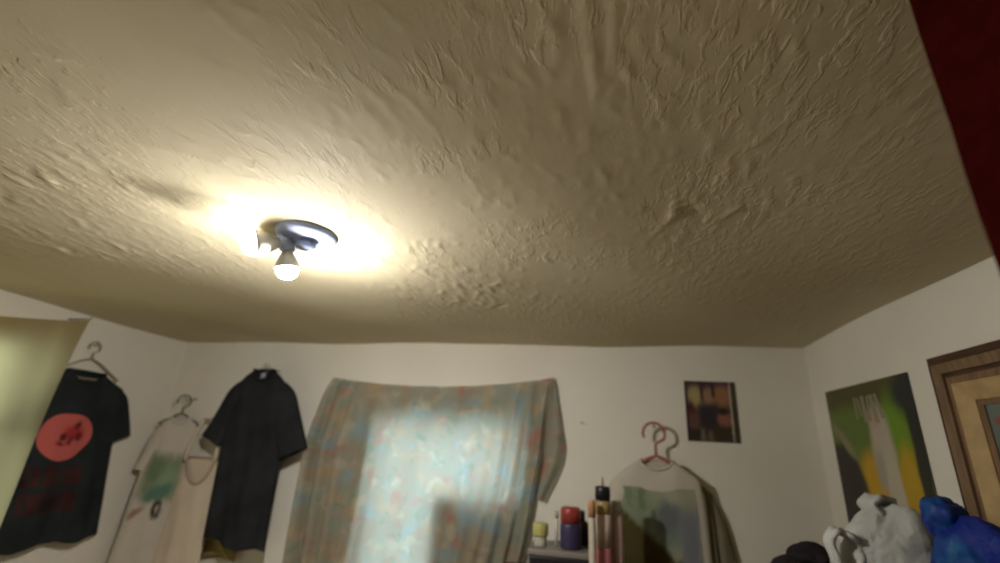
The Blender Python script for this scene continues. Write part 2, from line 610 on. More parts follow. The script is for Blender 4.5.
# ------------------------------------------------------------------ curtains
def back_curtain():
    t = thing('curtain', 'patterned floral cloth pinned by two corners over the bright back window', 'curtain', (-.72, D, 1.0))
    ox, oy, oz = -.72, D, 1.0
    left = [(0, -1.245, .290), (.12, -1.278, .20), (.35, -1.310, .02), (.6, -1.312, -.20), (.8, -1.312, -.36), (1, -1.300, -1.0)]
    right = [(0, -.152, .312), (.12, -.165, .20), (.35, -.190, .02), (.6, -.245, -.20), (.8, -.315, -.45), (1, -.40, -1.0)]
    def f(u, v):
        xl, _ = interp(left, v); xr, _ = interp(right, v)
        zt = .290 + (.312 - .290) * u - .042 * math.sin(PI * u) ** .8
        z = zt + (-.95 - zt) * v ** 1.25
        k = u
        # cloth crowds into folds by the two pins
        x = xl + (xr - xl) * k
        el = math.exp(-u * 9); er = math.exp(-(1 - u) * 8)
        gath = min(1, v * 3)
        y = -.026 - .012 * math.sin(u * 17 + v * 2) * gath
        y -= el * .026 * (1 + math.sin(u * 95 + 1)) * (.2 + gath)
        y -= er * .026 * (1 + math.sin(u * 105 + v * 1.5)) * (.2 + gath)
        y -= .006 * math.sin(u * 45 + 3 * v) * (1 - .6 * abs(2 * u - 1))
        x += er * .010 * math.sin(u * 105 + 1.0) * gath + el * .010 * math.sin(u * 95) * gath
        return (x - ox, y, z + Z0 - oz)
    grid_obj('cloth', f, 180, 60, M_FLORAL, t)
    # loose flap folded out to the right of the right-hand pin
    def g(u, v):
        edge = interp([(0, .004), (.55, .066), (.68, .060), (1.0, .0)], v)[0]
        x0 = interp(right, v * .45)[0] - .010 * v - .01
        x = x0 + u * (edge + .015 + .03 * v)
        z = .305 - v * .50 - .02 * u
        y = -.012 - .010 * math.sin(u * PI) - .005 * math.sin(u * 9 + v * 4)
        return (x - ox, y, z + Z0 - oz)
    grid_obj('side_flap', g, 14, 26, M_FLORAL, t)
back_curtain()

def left_curtain():
    t = thing('curtain', 'plain olive curtain over the left wall window, glowing yellow', 'curtain', (L, 1.0, 1.0), PI / 2)
    def f(u, v):
        top = .430 - .075 * math.sin(PI * u) ** .7
        z = top - 1.18 * v
        yr = 1.583 - .105 * v ** .9 - .008 * math.sin(v * 6)
        y = .45 + (yr - .45) * u
        k = min(1, max(0, (y - 1.33) / .16)); k = k * k * (3 - 2 * k)
        d = .034 + .084 * k + .008 * math.sin(u * 26 + 2 * v) * (.3 + .7 * v) + .005 * math.sin(u * 11 + v * 3)
        return (y - 1.0, -d, z + Z0 - 1.0)
    grid_obj('cloth', f, 120, 50, M_OLIVECURT, t)
    tag(tube('wall_hook', [(L, 1.586, Z0 + .432), (L + .11, 1.583, Z0 + .430), (L + .124, 1.583, Z0 + .438)], .003, M_METAL), 'wire hook in the left wall holding the olive curtain corner', 'hook')
left_curtain()

# something flat standing in the lower right of the back window, dark against the light
bm = bmesh.new()
box(bm, -.690, -.285, D + .008, D + .045, WB[2], Z0 - .222, .006)
M_CARD = plain('brown_cardboard', (.22, .15, .09, 1), .9)
tag(bm_obj('cardboard_panel', bm, M_CARD), 'brown board propped in the lower right of the curtained back window', 'board')

# ------------------------------------------------------------------ clothes
class Shirt:
    """hanging T-shirt in a local frame: x to the viewer's right, -y towards the viewer, z up from the hem"""
    def __init__(s, tab, neck, dip, seed, fold=.010, tilt=0.0):
        s.tilt = tilt
        s.tab, s.neck, s.dip, s.seed, s.fold = tab, neck, dip, seed, fold
    def front(s, u, t):
        z, cx, w, d = interp(s.tab, t)
        a = u * PI / 2
        x = w * math.sin(a)
        y = -d * max(0, math.cos(a)) ** .6
        amp = s.fold * (.25 + .75 * t) * max(0, math.cos(a)) ** .5
        y -= amp * (math.sin(x * 38 + s.seed + 3 * t) * .6 + .4 * math.sin(x * 71 + s.seed * 2 - 5 * t))
        if abs(x) < s.neck:
            z -= s.dip * (1 - (x / s.neck) ** 2) ** .6 * max(0, 1 - t / .30)
        z += .011 * math.sin(x * 26 + s.seed) * max(0, t - .8) * 5 + s.tilt * x * t * t
        return (x + cx, y, z)
    def back(s, u, t):
        z, cx, w, d = interp(s.tab, t)
        a = u * PI / 2
        return (w * math.sin(a) + cx, .012 * max(0, math.cos(a)) ** .6, z + s.tilt * w * math.sin(a) * t * t)
    def body(s, mat, parent, nu=36, nv=40, name='body'):
        vs, fs = [], []
        nr = 2 * nu
        for j in range(nv + 1):
            t = j / nv
            for i in range(nu):
                vs.append(s.front(-1 + 2 * i / nu, t))
            for i in range(nu):
                vs.append(s.back(1 - 2 * i / nu, t))
        for j in range(nv):
            for i in range(nr):
                k = (i + 1) % nr
                fs.append((j * nr + i, j * nr + k, (j + 1) * nr + k, (j + 1) * nr + i))
        return link_mesh(name, vs, fs, mat, parent)
    def collar(s, mat, parent, r=.008):
        z, cx, w, d = interp(s.tab, 0)
        p = []
        for k in range(32):
            a = 2 * PI * k / 32
            x = s.neck * math.cos(a)
            if math.sin(a) >= 0:
                q = s.front(max(-1, min(1, 2 / PI * math.asin(max(-1, min(1, x / w))))), .0)
                p.append((q[0], q[1] - .002, q[2] + .002))
            else:
                p.append((x + cx, .012, z + .004 * -math.sin(a)))
        return tube('collar', p, r, mat, parent, 8, True)
    def patch(s, u0, u1, t0, t1, mat, parent, name='print', n=24, off=.0018):
        return grid_obj(name, lambda a, c: (lambda q: (q[0], q[1] - off, q[2]))(s.front(u0 + (u1 - u0) * a, t1 + (t0 - t1) * c)), n, n, mat, parent)

def sleeve(parent, mat, p0, p1, w0, w1, d0, d1, bend=0.0, name='sleeve', nr=14, seg=20, seed=0):
    """flattened tapering tube from the shoulder p0 to the cuff p1, both (x, z)"""
    vs, fs = [], []
    a = Vector((p0[0], p0[1])); b_ = Vector((p1[0], p1[1]))
    ax = (b_ - a).normalized(); cr = Vector((-ax.y, ax.x))
    for j in range(nr + 1):
        t = j / nr
        c = a.lerp(b_, t) + cr * bend * math.sin(PI * t)
        cap = max(.08, math.sin(min(1, t / .38) * PI / 2)) ** .75
        w = (w0 + (w1 - w0) * t) * cap; d = (d0 + (d1 - d0) * t) * (.4 + .6 * cap)
        for k in range(seg):
            q = 2 * PI * k / seg
            o = w * math.cos(q)
            y = -d * math.sin(q) - (.006 * math.sin(o * 70 + t * 4 + seed) * t if math.sin(q) > 0 else 0)
            if math.sin(q) < 0:
                y *= .5
            vs.append((c.x + cr.x * o, y, c.y + cr.y * o))
    for j in range(nr):
        for k in range(seg):
            l = (k + 1) % seg
            fs.append((j * seg + k, j * seg + l, (j + 1) * seg + l, (j + 1) * seg + k))
    fs.append(tuple(range(seg)))
    return link_mesh(name, vs, fs, mat, parent)

def hanger(loc, rotz, hw, drop, mat, label, hook_h=.055, hook_mat=None, group=None, r=.004, tilt=0.0):
    """clothes hanger; loc is the foot of the hook"""
    t = thing('clothes_hanger', label, 'hanger', loc, rotz, group)
    t.rotation_euler.y = tilt
    p = [(0, 0, 0), (0, 0, hook_h * .35)]
    rad = hook_h * .34
    for k in range(11):
        a = -.5 + (PI + .9) * k / 10
        p.append((-rad * .1 + rad * math.cos(a), 0, hook_h * .66 + rad * math.sin(a)))
    tube('hook', p, r * .9, hook_mat or mat, t)
    pts = [(0, 0, 0), (-hw * .25, 0, -drop * .16), (-hw * .9, 0, -drop * .92), (-hw, 0, -drop), (-hw * .9, 0, -drop * 1.12),
           (0, 0, -drop * 1.16), (hw * .9, 0, -drop * 1.12), (hw, 0, -drop), (hw * .9, 0, -drop * .92), (hw * .25, 0, -drop * .16)]
    tube('arms', pts, r, mat, t, 8, True)
    return t

def nail(x, y, z, rotz, label):
    o = lathe('nail', [(.0, 0), (.0018, .0005), (.0018, .022), (.0045, .023), (.0045, .0255), (.0, .026)], M_METAL, None, 10,
              mtx=Matrix.Rotation(rotz, 4, 'Z') @ Matrix.Rotation(PI / 2, 4, 'X'))
    o.location = (x, y, z)
    return tag(o, label, 'nail')

# --- black shirt with the red round print, left wall
def shirt_red_print():
    y0, zh = 1.712, Z0 - .452
    t = thing('t_shirt', 'black T-shirt with red round face print hanging on the left wall', 't-shirt', (L + .028, y0, zh), PI / 2)
    H = .675
    s = Shirt([(0, H, .0, .085, .014), (.06, H - .030, .0, .135, .020), (.12, H - .050, .0, .185, .024), (.25, H - .15, 0, .205, .028),
               (.5, H * .55, .0, .215, .028), (.8, H * .22, .02, .228, .028), (1, 0, .03, .235, .028)], .075, .045, 1.3)
    s.body(M_BLACK2, t)
    s.collar(M_BLACK2, t)
    sleeve(t, M_BLACK2, (.135, H - .040), (.225, H - .275), .070, .068, .020, .022, .0)
    sleeve(t, M_BLACK2, (-.135, H - .040), (-.225, H - .275), .070, .068, .020, .022, .0)
    red = srgb(186, 92, 86)
    dk = srgb(96, 30, 34)
    mp = painted('red_face_print', red, [('e', .62, .60, .20, .15, .2, srgb(160, 50, 50), .5), ('e', .44, .50, .07, .09, 0, dk, .4), ('e', .74, .52, .08, .09, 0, dk, .4),
                                          ('r', .58, .44, .05, .10, .3, srgb(120, 40, 40), .5), ('e', .42, .36, .09, .04, .3, srgb(120, 40, 40), .5), ('e', .64, .76, .06, .09, .4, dk, .6)], .05, 8, .9)
    # round print laid over the chest
    cu, ct, ru, rt = -.07, .425, .335, .145
    def disc(a, c):
        r = c; ang = a * 2 * PI
        q = s.front(cu + ru * r * math.cos(ang), ct - rt * r * math.sin(ang) * (1 + .05 * math.sin(3 * ang)))
        return (q[0], q[1] - .002, q[2])
    o = grid_obj('round_print', disc, 40, 10, mp, t)
    o['label'] = 'red round face print'
    mt = fabric('dull_red_print', (.045, .018, .017, 1), .5)
    # two worn rows of tall block strokes under the face
    for row, (t0, t1, xs_) in enumerate([(.60, .705, (-.42, -.31, -.19, -.07, .04, .15)), (.73, .835, (-.40, -.29, -.17, -.05, .06, .17))]):
        for k, u in enumerate(xs_):
            s.patch(u, u + .06 + .02 * ((k * 7 + row) % 3), t0 + .008 * (k % 2), t1, mt, t, 'print_stroke', 4)
            if k % 2 == row:
                s.patch(u, u + .10, t1 - .02, t1, mt, t, 'print_stroke', 4)
    hg = hanger((L + .026, 1.716, Z0 + .285), PI / 2, .15, .075, M_PLASTIC_T, 'tan plastic hanger holding the black shirt with red print', .075, group='wall hangers')
    nail(L, 1.716, Z0 + .345, PI / 2, 'small nail above the black shirt with red print')
shirt_red_print()

# --- pale shirt with green print hung across the left corner
def shirt_green_print():
    zh = Z0 - .66
    rz = .50
    c = (-2.015, 2.125)
    t = thing('t_shirt', 'off-white T-shirt with green print hanging in the left corner', 't-shirt', (c[0], c[1], zh), rz)
    H = .725
    s = Shirt([(0, H, 0, .045, .012), (.06, H - .03, 0, .07, .016), (.13, H - .06, 0, .095, .018), (.3, H - .18, 0, .105, .018),
               (.6, H * .45, -.012, .110, .018), (1, 0, -.030, .115, .018)], .038, .03, 2.7, .007)
    s.body(M_WHITE_C, t)
    s.collar(M_WHITE_C, t, .006)
    sleeve(t, M_WHITE_C, (-.060, H - .045), (-.095, H - .25), .040, .045, .014, .016)
    sleeve(t, M_WHITE_C, (.060, H - .045), (.095, H - .25), .040, .045, .014, .016)
    g = srgb(122, 132, 106)
    mp = painted('green_print', (.50, .455, .385, 1), [('r', .5, .62, .40, .32, .1, g, .35), ('e', .36, .70, .2, .16, 0, srgb(104, 122, 94), .5), ('e', .66, .55, .2, .18, 0, srgb(128, 150, 118), .6),
                                                      ('e', .50, .38, .30, .10, -.3, srgb(86, 118, 104), .5), ('e', .56, .16, .10, .14, .3, srgb(40, 42, 44), .4), ('e', .57, .15, .035, .07, .3, srgb(150, 140, 125), .4),
                                                      ('e', .15, .10, .16, .06, -.5, srgb(150, 112, 98), .7)], .08, 7, .95)
    o = s.patch(-.66, .62, .26, .68, mp, t, 'print', 20)
    o['label'] = 'green and dark print'
    hanger((c[0] - .002, c[1], Z0 + .085), rz, .09, .05, M_PLASTIC_D, 'dark hanger holding the off-white shirt in the corner', .09, group='wall hangers')
    tube_n = tube('wall_hook', [(-2.03, D, Z0 + .164), (-2.025, D - .05, Z0 + .158), (-2.015, 2.12, Z0 + .156), (-2.013, 2.112, Z0 + .166)], .003, M_METAL)
    tag(tube_n, 'thin wire hook in the left corner holding the dark hanger', 'hook')
shirt_green_print()

# --- beige vest between corner shirt and black shirt
def beige_vest():
    zh = Z0 - .78
    t = thing('tank_top', 'beige scoop-neck tank top between the off-white shirt and plain black shirt', 'tank top', (-1.842, 2.129, zh))
    H = .66
    s = Shirt([(0, H, 0, .088, .008), (.10, H - .06, 0, .094, .011), (.25, H - .16, 0, .104, .014), (.6, H * .45, -.005, .116, .015), (1, 0, -.02, .125, .015)], .078, .115, .4, .007)
    s.body(M_BEIGE, t)
    s.collar(fabric('shadow_brown_trim', (.36, .27, .20, 1), .1), t, .006)  # neckline's shadow line painted as a darker trim colour
    for sx in (-1, 1):
        tube('strap', [(sx * .082, -.012, H - .01), (sx * .080, -.012, H + .05), (sx * .060, -.004, H + .13), (sx * .045, .006, H + .18)], [.010, .010, .009, .008], M_BEIGE, t)
    tag(tube('wall_hook', [(-1.85, D, zh + H + .176), (-1.848, 2.145, zh + H + .172), (-1.848, 2.136, zh + H + .182)], .003, M_METAL), 'wire hook in the back wall above the beige tank top', 'hook')
    tube('neck_loop', [(-.045, .006, H + .18), (-.015, .012, H + .187), (.015, .012, H + .187), (.045, .006, H + .18)], .008, M_BEIGE, t)
beige_vest()

# --- plain black shirt and the olive one behind it, back wall
def shirt_black():
    zh = Z0 - .462
    t = thing('t_shirt', 'plain black T-shirt with pale neck tag hanging left of the floral curtain', 't-shirt', (-1.559, 2.095, zh))
    H = .765
    s = Shirt([(0, H, -.018, .058, .018), (.05, H - .03, -.016, .095, .028), (.12, H - .075, -.012, .135, .034), (.22, H - .15, -.006, .160, .036),
               (.45, H * .58, 0, .158, .04), (.8, H * .2, .006, .152, .04), (1, 0, .010, .152, .036)], .050, .050, 4.1, .014, -.11)
    s.body(M_BLACK, t)
    s.collar(M_BLACK, t)
    sleeve(t, M_BLACK, (-.080, H - .035), (-.222, H - .335), .078, .062, .030, .032)
    sleeve(t, M_BLACK, (.050, H - .035), (.215, H - .380), .085, .078, .032, .036)
    o = boxobj('neck_tag', (-.030, -.008, -.006, -.003, H - .050, H - .012), fabric('tag_cloth', (.38, .39, .40, 1)), t)
    o['label'] = 'pale grey neck tag'
    hanger((-1.577, 2.101, Z0 + .278), 0, .13, .07, M_METAL, 'wire hanger holding the plain black shirt', .06, group='wall hangers', r=.002)
    tag(tube('wall_hook', [(-1.577, D, Z0 + .320), (-1.577, 2.098, Z0 + .316), (-1.577, 2.088, Z0 + .328)], .003, M_METAL), 'wire hook in the back wall above the plain black shirt', 'hook')
    # olive shirt behind
    zo = Z0 - .535
    t2 = thing('t_shirt', 'olive T-shirt whose hem shows below the plain black shirt', 't-shirt', (-1.668, D - .03, zo))
    H = .66
    s2 = Shirt([(0, H, .03, .05, .006), (.12, H - .07, .03, .09, .010), (.3, H - .2, .01, .095, .012), (.8, H * .25, -.005, .090, .012), (1, 0, -.01, .085, .012)], .045, .04, 2.2, .006)
    s2.body(M_OLIVE, t2, 24, 24)
    sleeve(t2, M_OLIVE, (-.01, H - .08), (-.06, H - .22), .05, .05, .008, .010)
    sleeve(t2, M_OLIVE, (.07, H - .08), (.12, H - .22), .05, .05, .008, .010)
shirt_black()

# --- white printed shirt on the red hanger, right of the window, with a striped shirt behind
def shirt_white_print():
    zh = Z0 - .68
    xc = .268
    t = thing('t_shirt', 'white T-shirt with dark green picture print hanging from the red hanger', 't-shirt', (xc, D - .075, zh))
    H = .655
    s = Shirt([(0, H, 0, .075, .015), (.06, H - .03, 0, .115, .024), (.13, H - .065, 0, .165, .03), (.3, H - .18, 0, .178, .034), (1, 0, 0, .19, .034)], .065, .035, 5.0, .006)
    s.body(M_WHITE_C, t)
    s.collar(M_WHITE_C, t, .006)
    sleeve(t, M_WHITE_C, (-.105, H - .045), (-.195, H - .255), .056, .060, .024, .026)
    sleeve(t, M_WHITE_C, (.100, H - .045), (.128, H - .245), .046, .044, .022, .022)
    mp = painted('picture_print', srgb(150, 152, 130), [('e', .25, .75, .30, .28, 0, srgb(126, 136, 112), .6), ('e', .60, .62, .2, .2, 0, srgb(110, 124, 112), .6), ('r', .86, .45, .12, .34, 0, srgb(120, 122, 128), .35),
                                                          ('e', .60, .72, .14, .14, 0, srgb(100, 104, 106), .5), ('r', .30, .88, .04, .10, 0, srgb(108, 122, 98), .4), ('r', .12, .90, .04, .1, 0, srgb(112, 124, 100), .4),
                                                          ('r', .18, .18, .75, .40, .62, srgb(74, 66, 32), .12), ('e', .3, .1, .5, .2, 0, srgb(66, 58, 30), .6)], .07, 9, .9)
    o = s.patch(-.62, .60, .18, .72, mp, t, 'print', 24)
    o['label'] = 'dark olive and teal picture print'
    hanger((xc + .004, D - .070, Z0 - .004), 0, .13, .085, M_PLASTIC_R, 'red plastic hanger holding the white printed shirt', .130, r=.0065, group='wall hangers')
    tag(tube('wall_hook', [(xc + .002, D, Z0 + .112), (xc + .002, D - .06, Z0 + .108), (xc + .002, D - .072, Z0 + .118)], .003, M_METAL), 'wire hook in the back wall under the red hanger top', 'hook')
    # striped shirt behind
    m, nt, b = new_mat('striped_olive_cotton')
    wv = N(nt, 'ShaderNodeTexWave', bands_direction='X'); wv.inputs['Scale'].default_value = 13; wv.inputs['Distortion'].default_value = 1.0
    wv.inputs['Detail Scale'].default_value = .6
    nt.links.new(coords(nt), wv.inputs['Vector'])
    nt.links.new(ramp(nt, wv.outputs[0], [(.25, (.13, .115, .075, 1)), (.5, (.22, .20, .14, 1)), (.75, (.50, .47, .40, 1))]), b.inputs['Base Color'])
    b.inputs['Roughness'].default_value = .95
    t2 = thing('striped_shirt', 'olive and white striped shirt behind the white printed shirt, sleeve hanging right', 'shirt', (xc + .05, D - .026, zh))
    H2 = .60
    s2 = Shirt([(0, H2, .03, .06, .006), (.12, H2 - .06, .05, .12, .008), (.3, H2 - .2, .05, .13, .010), (1, .04, .05, .13, .010)], .05, .03, 1.0, .004)
    s2.body(M_OLIVE2, t2, 24, 24)
    sleeve(t2, m, (.122, H2 - .04), (.138, H2 - .44), .034, .048, .022, .040, .0)
    sleeve(t2, M_OLIVE2, (.145, H2 - .05), (.205, H2 - .36), .026, .036, .014, .024, .008)
    sleeve(t2, m, (-.06, H2 - .08), (-.07, H2 - .42), .04, .05, .010, .012)
M_OLIVE2 = fabric('grey_olive_cotton', (.20, .175, .115, 1), .15)
shirt_white_print()
nail(.5 - .53, D, Z0 + .118, 0, 'small nail in bare wall between floral curtain and red hanger')

# ------------------------------------------------------------------ pictures
def sheet(name, w, h, mat, loc, rotz, label, cat, tilt=0.0):
    bm = bmesh.new(); box(bm, -w / 2, w / 2, -.004, 0, 0, h)
    o = bm_obj(name, bm, mat, None, False, loc, rotz)
    o.rotation_euler.y = tilt
    return tag(o, label, cat)

mp = painted('group_photo_print', srgb(84, 66, 56), [
    ('r', .5, .93, .5, .06, 0, srgb(70, 50, 68), .5),
    ('e', .20, .74, .16, .17, 0, srgb(162, 146, 100), .5), ('e', .46, .74, .10, .15, 0, srgb(140, 112, 92), .5), ('e', .72, .76, .20, .17, 0, srgb(146, 104, 74), .5),
    ('r', .33, .80, .03, .14, 0, srgb(70, 48, 40), .6), ('r', .56, .84, .03, .1, 0, srgb(60, 40, 34), .6),
    ('e', .10, .50, .08, .16, 0, srgb(78, 40, 48), .6), ('e', .14, .32, .14, .14, 0, srgb(96, 70, 62), .6),
    ('r', .44, .36, .18, .24, 0, srgb(52, 46, 52), .35), ('e', .74, .36, .13, .13, 0, srgb(138, 88, 76), .5), ('e', .72, .50, .1, .06, 0, srgb(50, 40, 34), .5),
    ('r', .70, .14, .2, .12, 0, srgb(62, 54, 40), .5), ('r', .15, .10, .15, .1, 0, srgb(56, 48, 38), .5),
    ('r', .30, .10, .04, .1, 0, srgb(110, 100, 78), .6), ('r', .45, .08, .04, .1, 0, srgb(104, 92, 74), .6),
    ('r', .885, .5, .022, .5, 0, srgb(168, 160, 140), .4), ('r', .96, .5, .05, .5, 0, srgb(66, 60, 50), .3), ('r', .02, .5, .025, .5, 0, srgb(50, 34, 40), .4)], .02, 9, .35)
sheet('photo_print', .208, .252, mp, (.519, D, Z0 + .060), 0, 'small group picture pinned on the back wall near the right corner', 'picture', .01)

def poster():
    w, h = .512, .74
    yc = 1.827
    mp = painted('green_yellow_poster', srgb(98, 114, 42), [
        ('r', .5, .12, .6, .30, 0, srgb(62, 62, 30), .3),
        ('r', .4, .96, .55, .07, 0, srgb(78, 72, 34), .6), ('e', .34, .80, .26, .10, 0, srgb(92, 112, 46), .6), ('e', .80, .78, .11, .15, 0, srgb(104, 138, 34), .5),
        ('e', .44, .55, .17, .15, -.2, srgb(186, 146, 28), .35), ('e', .82, .55, .11, .17, .1, srgb(176, 142, 30), .35),
        ('e', .06, .52, .29, .22, 0, srgb(46, 42, 38), .14), ('e', .15, .755, .15, .030, .5, srgb(128, 122, 92), .5),
        ('r', .955, .5, .050, .6, .03, srgb(44, 46, 36), .35), ('e', .98, .93, .18, .10, 0, srgb(44, 46, 42), .5),
        ('e', .61, .73, .115, .17, 0, srgb(172, 162, 144), .3), ('r', .66, .50, .078, .20, -.03, srgb(176, 168, 148), .3),
        ('e', .58, .845, .062, .050, 0, srgb(176, 146, 128), .4), ('e', .55, .62, .05, .08, 0, srgb(154, 146, 132), .6)], .03, 6, .35)
    t = thing('poster', 'green and yellow poster with a pale standing figure on the right wall', 'poster', (R, yc, Z0 + .262 - h), -PI / 2)
    bm = bmesh.new(); box(bm, -w / 2, w / 2, -.004, 0, 0, h)
    bm_obj('sheet', bm, mp, t)
    lm = plain('cream_lettering', (.24, .225, .14, 1), .5, bmp=0)
    # row of tall condensed cream strokes at the head of the poster, too blurred to read
    x = -.06
    for k, (ww, hh, dz, sl) in enumerate([(.012, .072, .0, 0), (.010, .060, .004, .004), (.020, .086, .0, 0), (.012, .082, .002, -.003), (.022, .090, .0, .006), (.014, .080, .0, .012)]):
        z1 = h - .042 - dz; z0 = z1 - hh
        vs = [(x - sl, -.0052, z1), (x + ww - sl, -.0052, z1), (x + ww + sl, -.0052, z0), (x + sl, -.0052, z0)]
        vs += [(a, -.0038, c) for a, _, c in vs]
        link_mesh('lettering', vs, [(0, 1, 2, 3), (7, 6, 5, 4), (0, 4, 5, 1), (1, 5, 6, 2), (2, 6, 7, 3), (3, 7, 4, 0)], lm, t, False)
        x += ww + .012
poster()

def framed_painting():
    w, h = .82, .60
    y1 = 1.440
    t = thing('framed_painting', 'painting in a broad brown and gilt wooden frame on the right wall', 'painting', (R, y1 - w / 2, Z0 + .275 - h), -PI / 2)
    def ring(o0, o1, d0, d1, mat, name):
        """bevelled moulding ring between offsets o0 and o1 from the outer edge: four mitred rails"""
        def corner(o):
            return [(-w / 2 + o, o), (w / 2 - o, o), (w / 2 - o, h - o), (-w / 2 + o, h - o)]
        a, b_ = corner(o0), corner(o1)
        for k in range(4):
            l = (k + 1) % 4
            q = [(a[k], d0), (a[l], d0), (b_[l], d1), (b_[k], d1)]
            vs = [(p[0], -d, p[1]) for p, d in q] + [(p[0], 0, p[1]) for p, d in q]
            link_mesh(name, vs, [(0, 1, 2, 3), (7, 6, 5, 4), (0, 4, 5, 1), (1, 5, 6, 2), (2, 6, 7, 3), (3, 7, 4, 0)], mat, t, False)
    ring(0, .022, .026, .040, M_WOOD_D, 'outer_rail')
    ring(.022, .046, .036, .030, M_WOOD_M, 'middle_rail')
    ring(.046, .058, .024, .024, M_WOOD_D, 'groove_rail')
    ring(.058, .076, .030, .034, M_WOOD_M, 'bead_rail')
    ring(.076, .118, .034, .020, M_WOOD_T, 'gilt_rail')
    ring(.118, .130, .016, .014, M_WOOD_M, 'inner_rail')
    mp = painted('painting_canvas', srgb(118, 124, 112), [('e', .15, .85, .35, .2, 0, srgb(102, 112, 104), .7), ('e', .09, .86, .030, .10, .2, srgb(150, 62, 44), .4), ('e', .13, .72, .045, .07, -.5, srgb(140, 66, 50), .5),
                                                          ('e', .5, .45, .3, .3, 0, srgb(128, 110, 86), .7), ('e', .55, .7, .2, .14, 0, srgb(150, 96, 60), .6), ('e', .1, .6, .1, .2, .3, srgb(84, 96, 88), .6), ('r', .5, .1, .5, .12, 0, srgb(70, 74, 60), .6)], .1, 5, .5)
    bm = bmesh.new(); box(bm, -w / 2 + .12, w / 2 - .12, -.010, -.002, .12, h - .12)
    bm_obj('canvas', bm, mp, t)
framed_painting()

# ------------------------------------------------------------------ tall chest with toiletries, below the window's right side
CH = Z0 - .42
def chest():
    x0, x1, y0, y1 = -.33, .20, 1.66, 2.065
    t = thing('chest_of_drawers', 'tall brown wooden chest of drawers below the toiletries', 'chest', ((x0 + x1) / 2, (y0 + y1) / 2, 0))
    cx, cy = (x0 + x1) / 2, (y0 + y1) / 2
    w, d = (x1 - x0) / 2, (y1 - y0) / 2
    boxobj('body', (-w + .01, w - .01, -d + .02, d, .06, CH - .025), M_WOOD_D, t, .004)
    boxobj('top', (-w, w, -d, d, CH - .025, CH), M_WOOD_D, t, .006)
    for sx in (-1, 1):
        for sy in (-1, 1):
            boxobj('foot', (sx * (w - .05) - .025, sx * (w - .05) + .025, sy * (d - .06) - .025, sy * (d - .06) + .025, 0, .06), M_WOOD_D, t, .003)
    for k in range(5):
        za = .08 + k * (CH - .125) / 5; zb = za + (CH - .125) / 5 - .015
        dr = boxobj('drawer', (-w + .03, w - .03, -d, -d + .022, za, zb), M_WOOD_M, t, .005)
        for sx in (-1, 1):
            lathe('knob', [(.0, 0), (.008, .001), (.008, .014), (.015, .018), (.015, .026), (.0, .030)], M_METAL, dr, 12,
                  mtx=Matrix.Translation((sx * w * .5, -d, (za + zb) / 2)) @ Matrix.Rotation(PI / 2, 4, 'X'))
chest()

def bottle(name, label, cat, x, y, z, parts):
    t = thing(name, label, cat, (x, y, z))
    for pn, prof, mat in parts:
        lathe(pn, prof, mat, t, 20)
    return t
P = lambda n, c, r=.35: plain(n, c, r, var=.06, bmp=0)
# dark box with a grey lid
t = thing('storage_box', 'dark box with a flat grey lid under the red-capped can', 'box', (-.108, 1.945, CH))
boxobj('body', (-.105, .105, -.10, .10, 0, .070), P('near_black_plastic', (.012, .011, .014, 1)), t, .006)
boxobj('lid', (-.110, .110, -.105, .105, .070, .090), P('warm_grey_plastic', (.20, .18, .155, 1)), t, .005)
BZ = CH + .090
bottle('spray_can', 'blue spray can with a red cap standing on the grey-lidded box', 'can', -.070, 1.91, BZ,
       [('body', [(.0, 0), (.036, .001), (.038, .006), (.038, .075), (.036, .082), (.0, .083)], P('dark_blue_can_paint', (.035, .03, .075, 1))),
        ('cap', [(.0365, .082), (.0365, .126), (.031, .134), (.0, .136)], P('red_cap_plastic', (.25, .035, .03, 1)))])
bottle('jar', 'squat jar with a yellow-green lid at the left end of the grey box', 'jar', -.178, 1.90, BZ,
       [('body', [(.0, 0), (.021, .001), (.023, .005), (.023, .030), (.020, .036), (.0, .037)], P('cream_jar_plastic', (.42, .40, .33, 1))),
        ('lid', [(.0265, .034), (.028, .038), (.028, .072), (.026, .076), (.0, .077)], P('yellow_green_lid', (.40, .37, .13, 1)))])
bottle('tube_stick', 'thin pale stick standing just left of the red-capped can', 'stick', -.122, 1.93, BZ,
       [('body', [(.0, 0), (.007, .001), (.007, .092), (.0, .093)], P('pale_stick_plastic', (.50, .46, .40, 1))),
        ('cap', [(.0075, .092), (.0075, .112), (.006, .116), (.0, .117)], P('beige_stick_cap', (.42, .37, .30, 1)))])
bottle('bottle', 'short dark brown bottle between red-capped can and tall black-capped bottle', 'bottle', -.034, 1.995, BZ,
       [('body', [(.0, 0), (.029, .001), (.031, .006), (.031, .060), (.026, .076), (.014, .086), (.0, .087)], P('dark_brown_glass', (.030, .022, .014, 1), .2)),
        ('cap', [(.015, .084), (.015, .112), (.012, .116), (.0, .117)], P('dark_green_cap', (.03, .035, .02, 1)))])
bottle('spray_bottle', 'tall pink and white bottle with black spray cap, gold neck', 'bottle', .045, 1.86, CH,
       [('body', [(.0, 0), (.026, .002), (.028, .010), (.028, .115), (.026, .120), (.0, .121)], P('pink_bottle_plastic', (.46, .155, .16, 1))),
        ('label_band', [(.0285, .112), (.0285, .215), (.0, .216)], P('white_pink_label', (.46, .36, .31, 1))),
        ('shoulder', [(.028, .214), (.028, .238), (.025, .262), (.0, .263)], P('gold_neck', (.34, .24, .09, 1), .3)),
        ('cap', [(.0265, .258), (.0265, .298), (.023, .304), (.0, .305)], P('black_cap', (.012, .012, .016, 1))),
        ('nozzle', [(.005, .303), (.004, .330), (.003, .336), (.0, .337)], P('cream_nozzle', (.36, .31, .22, 1)))])
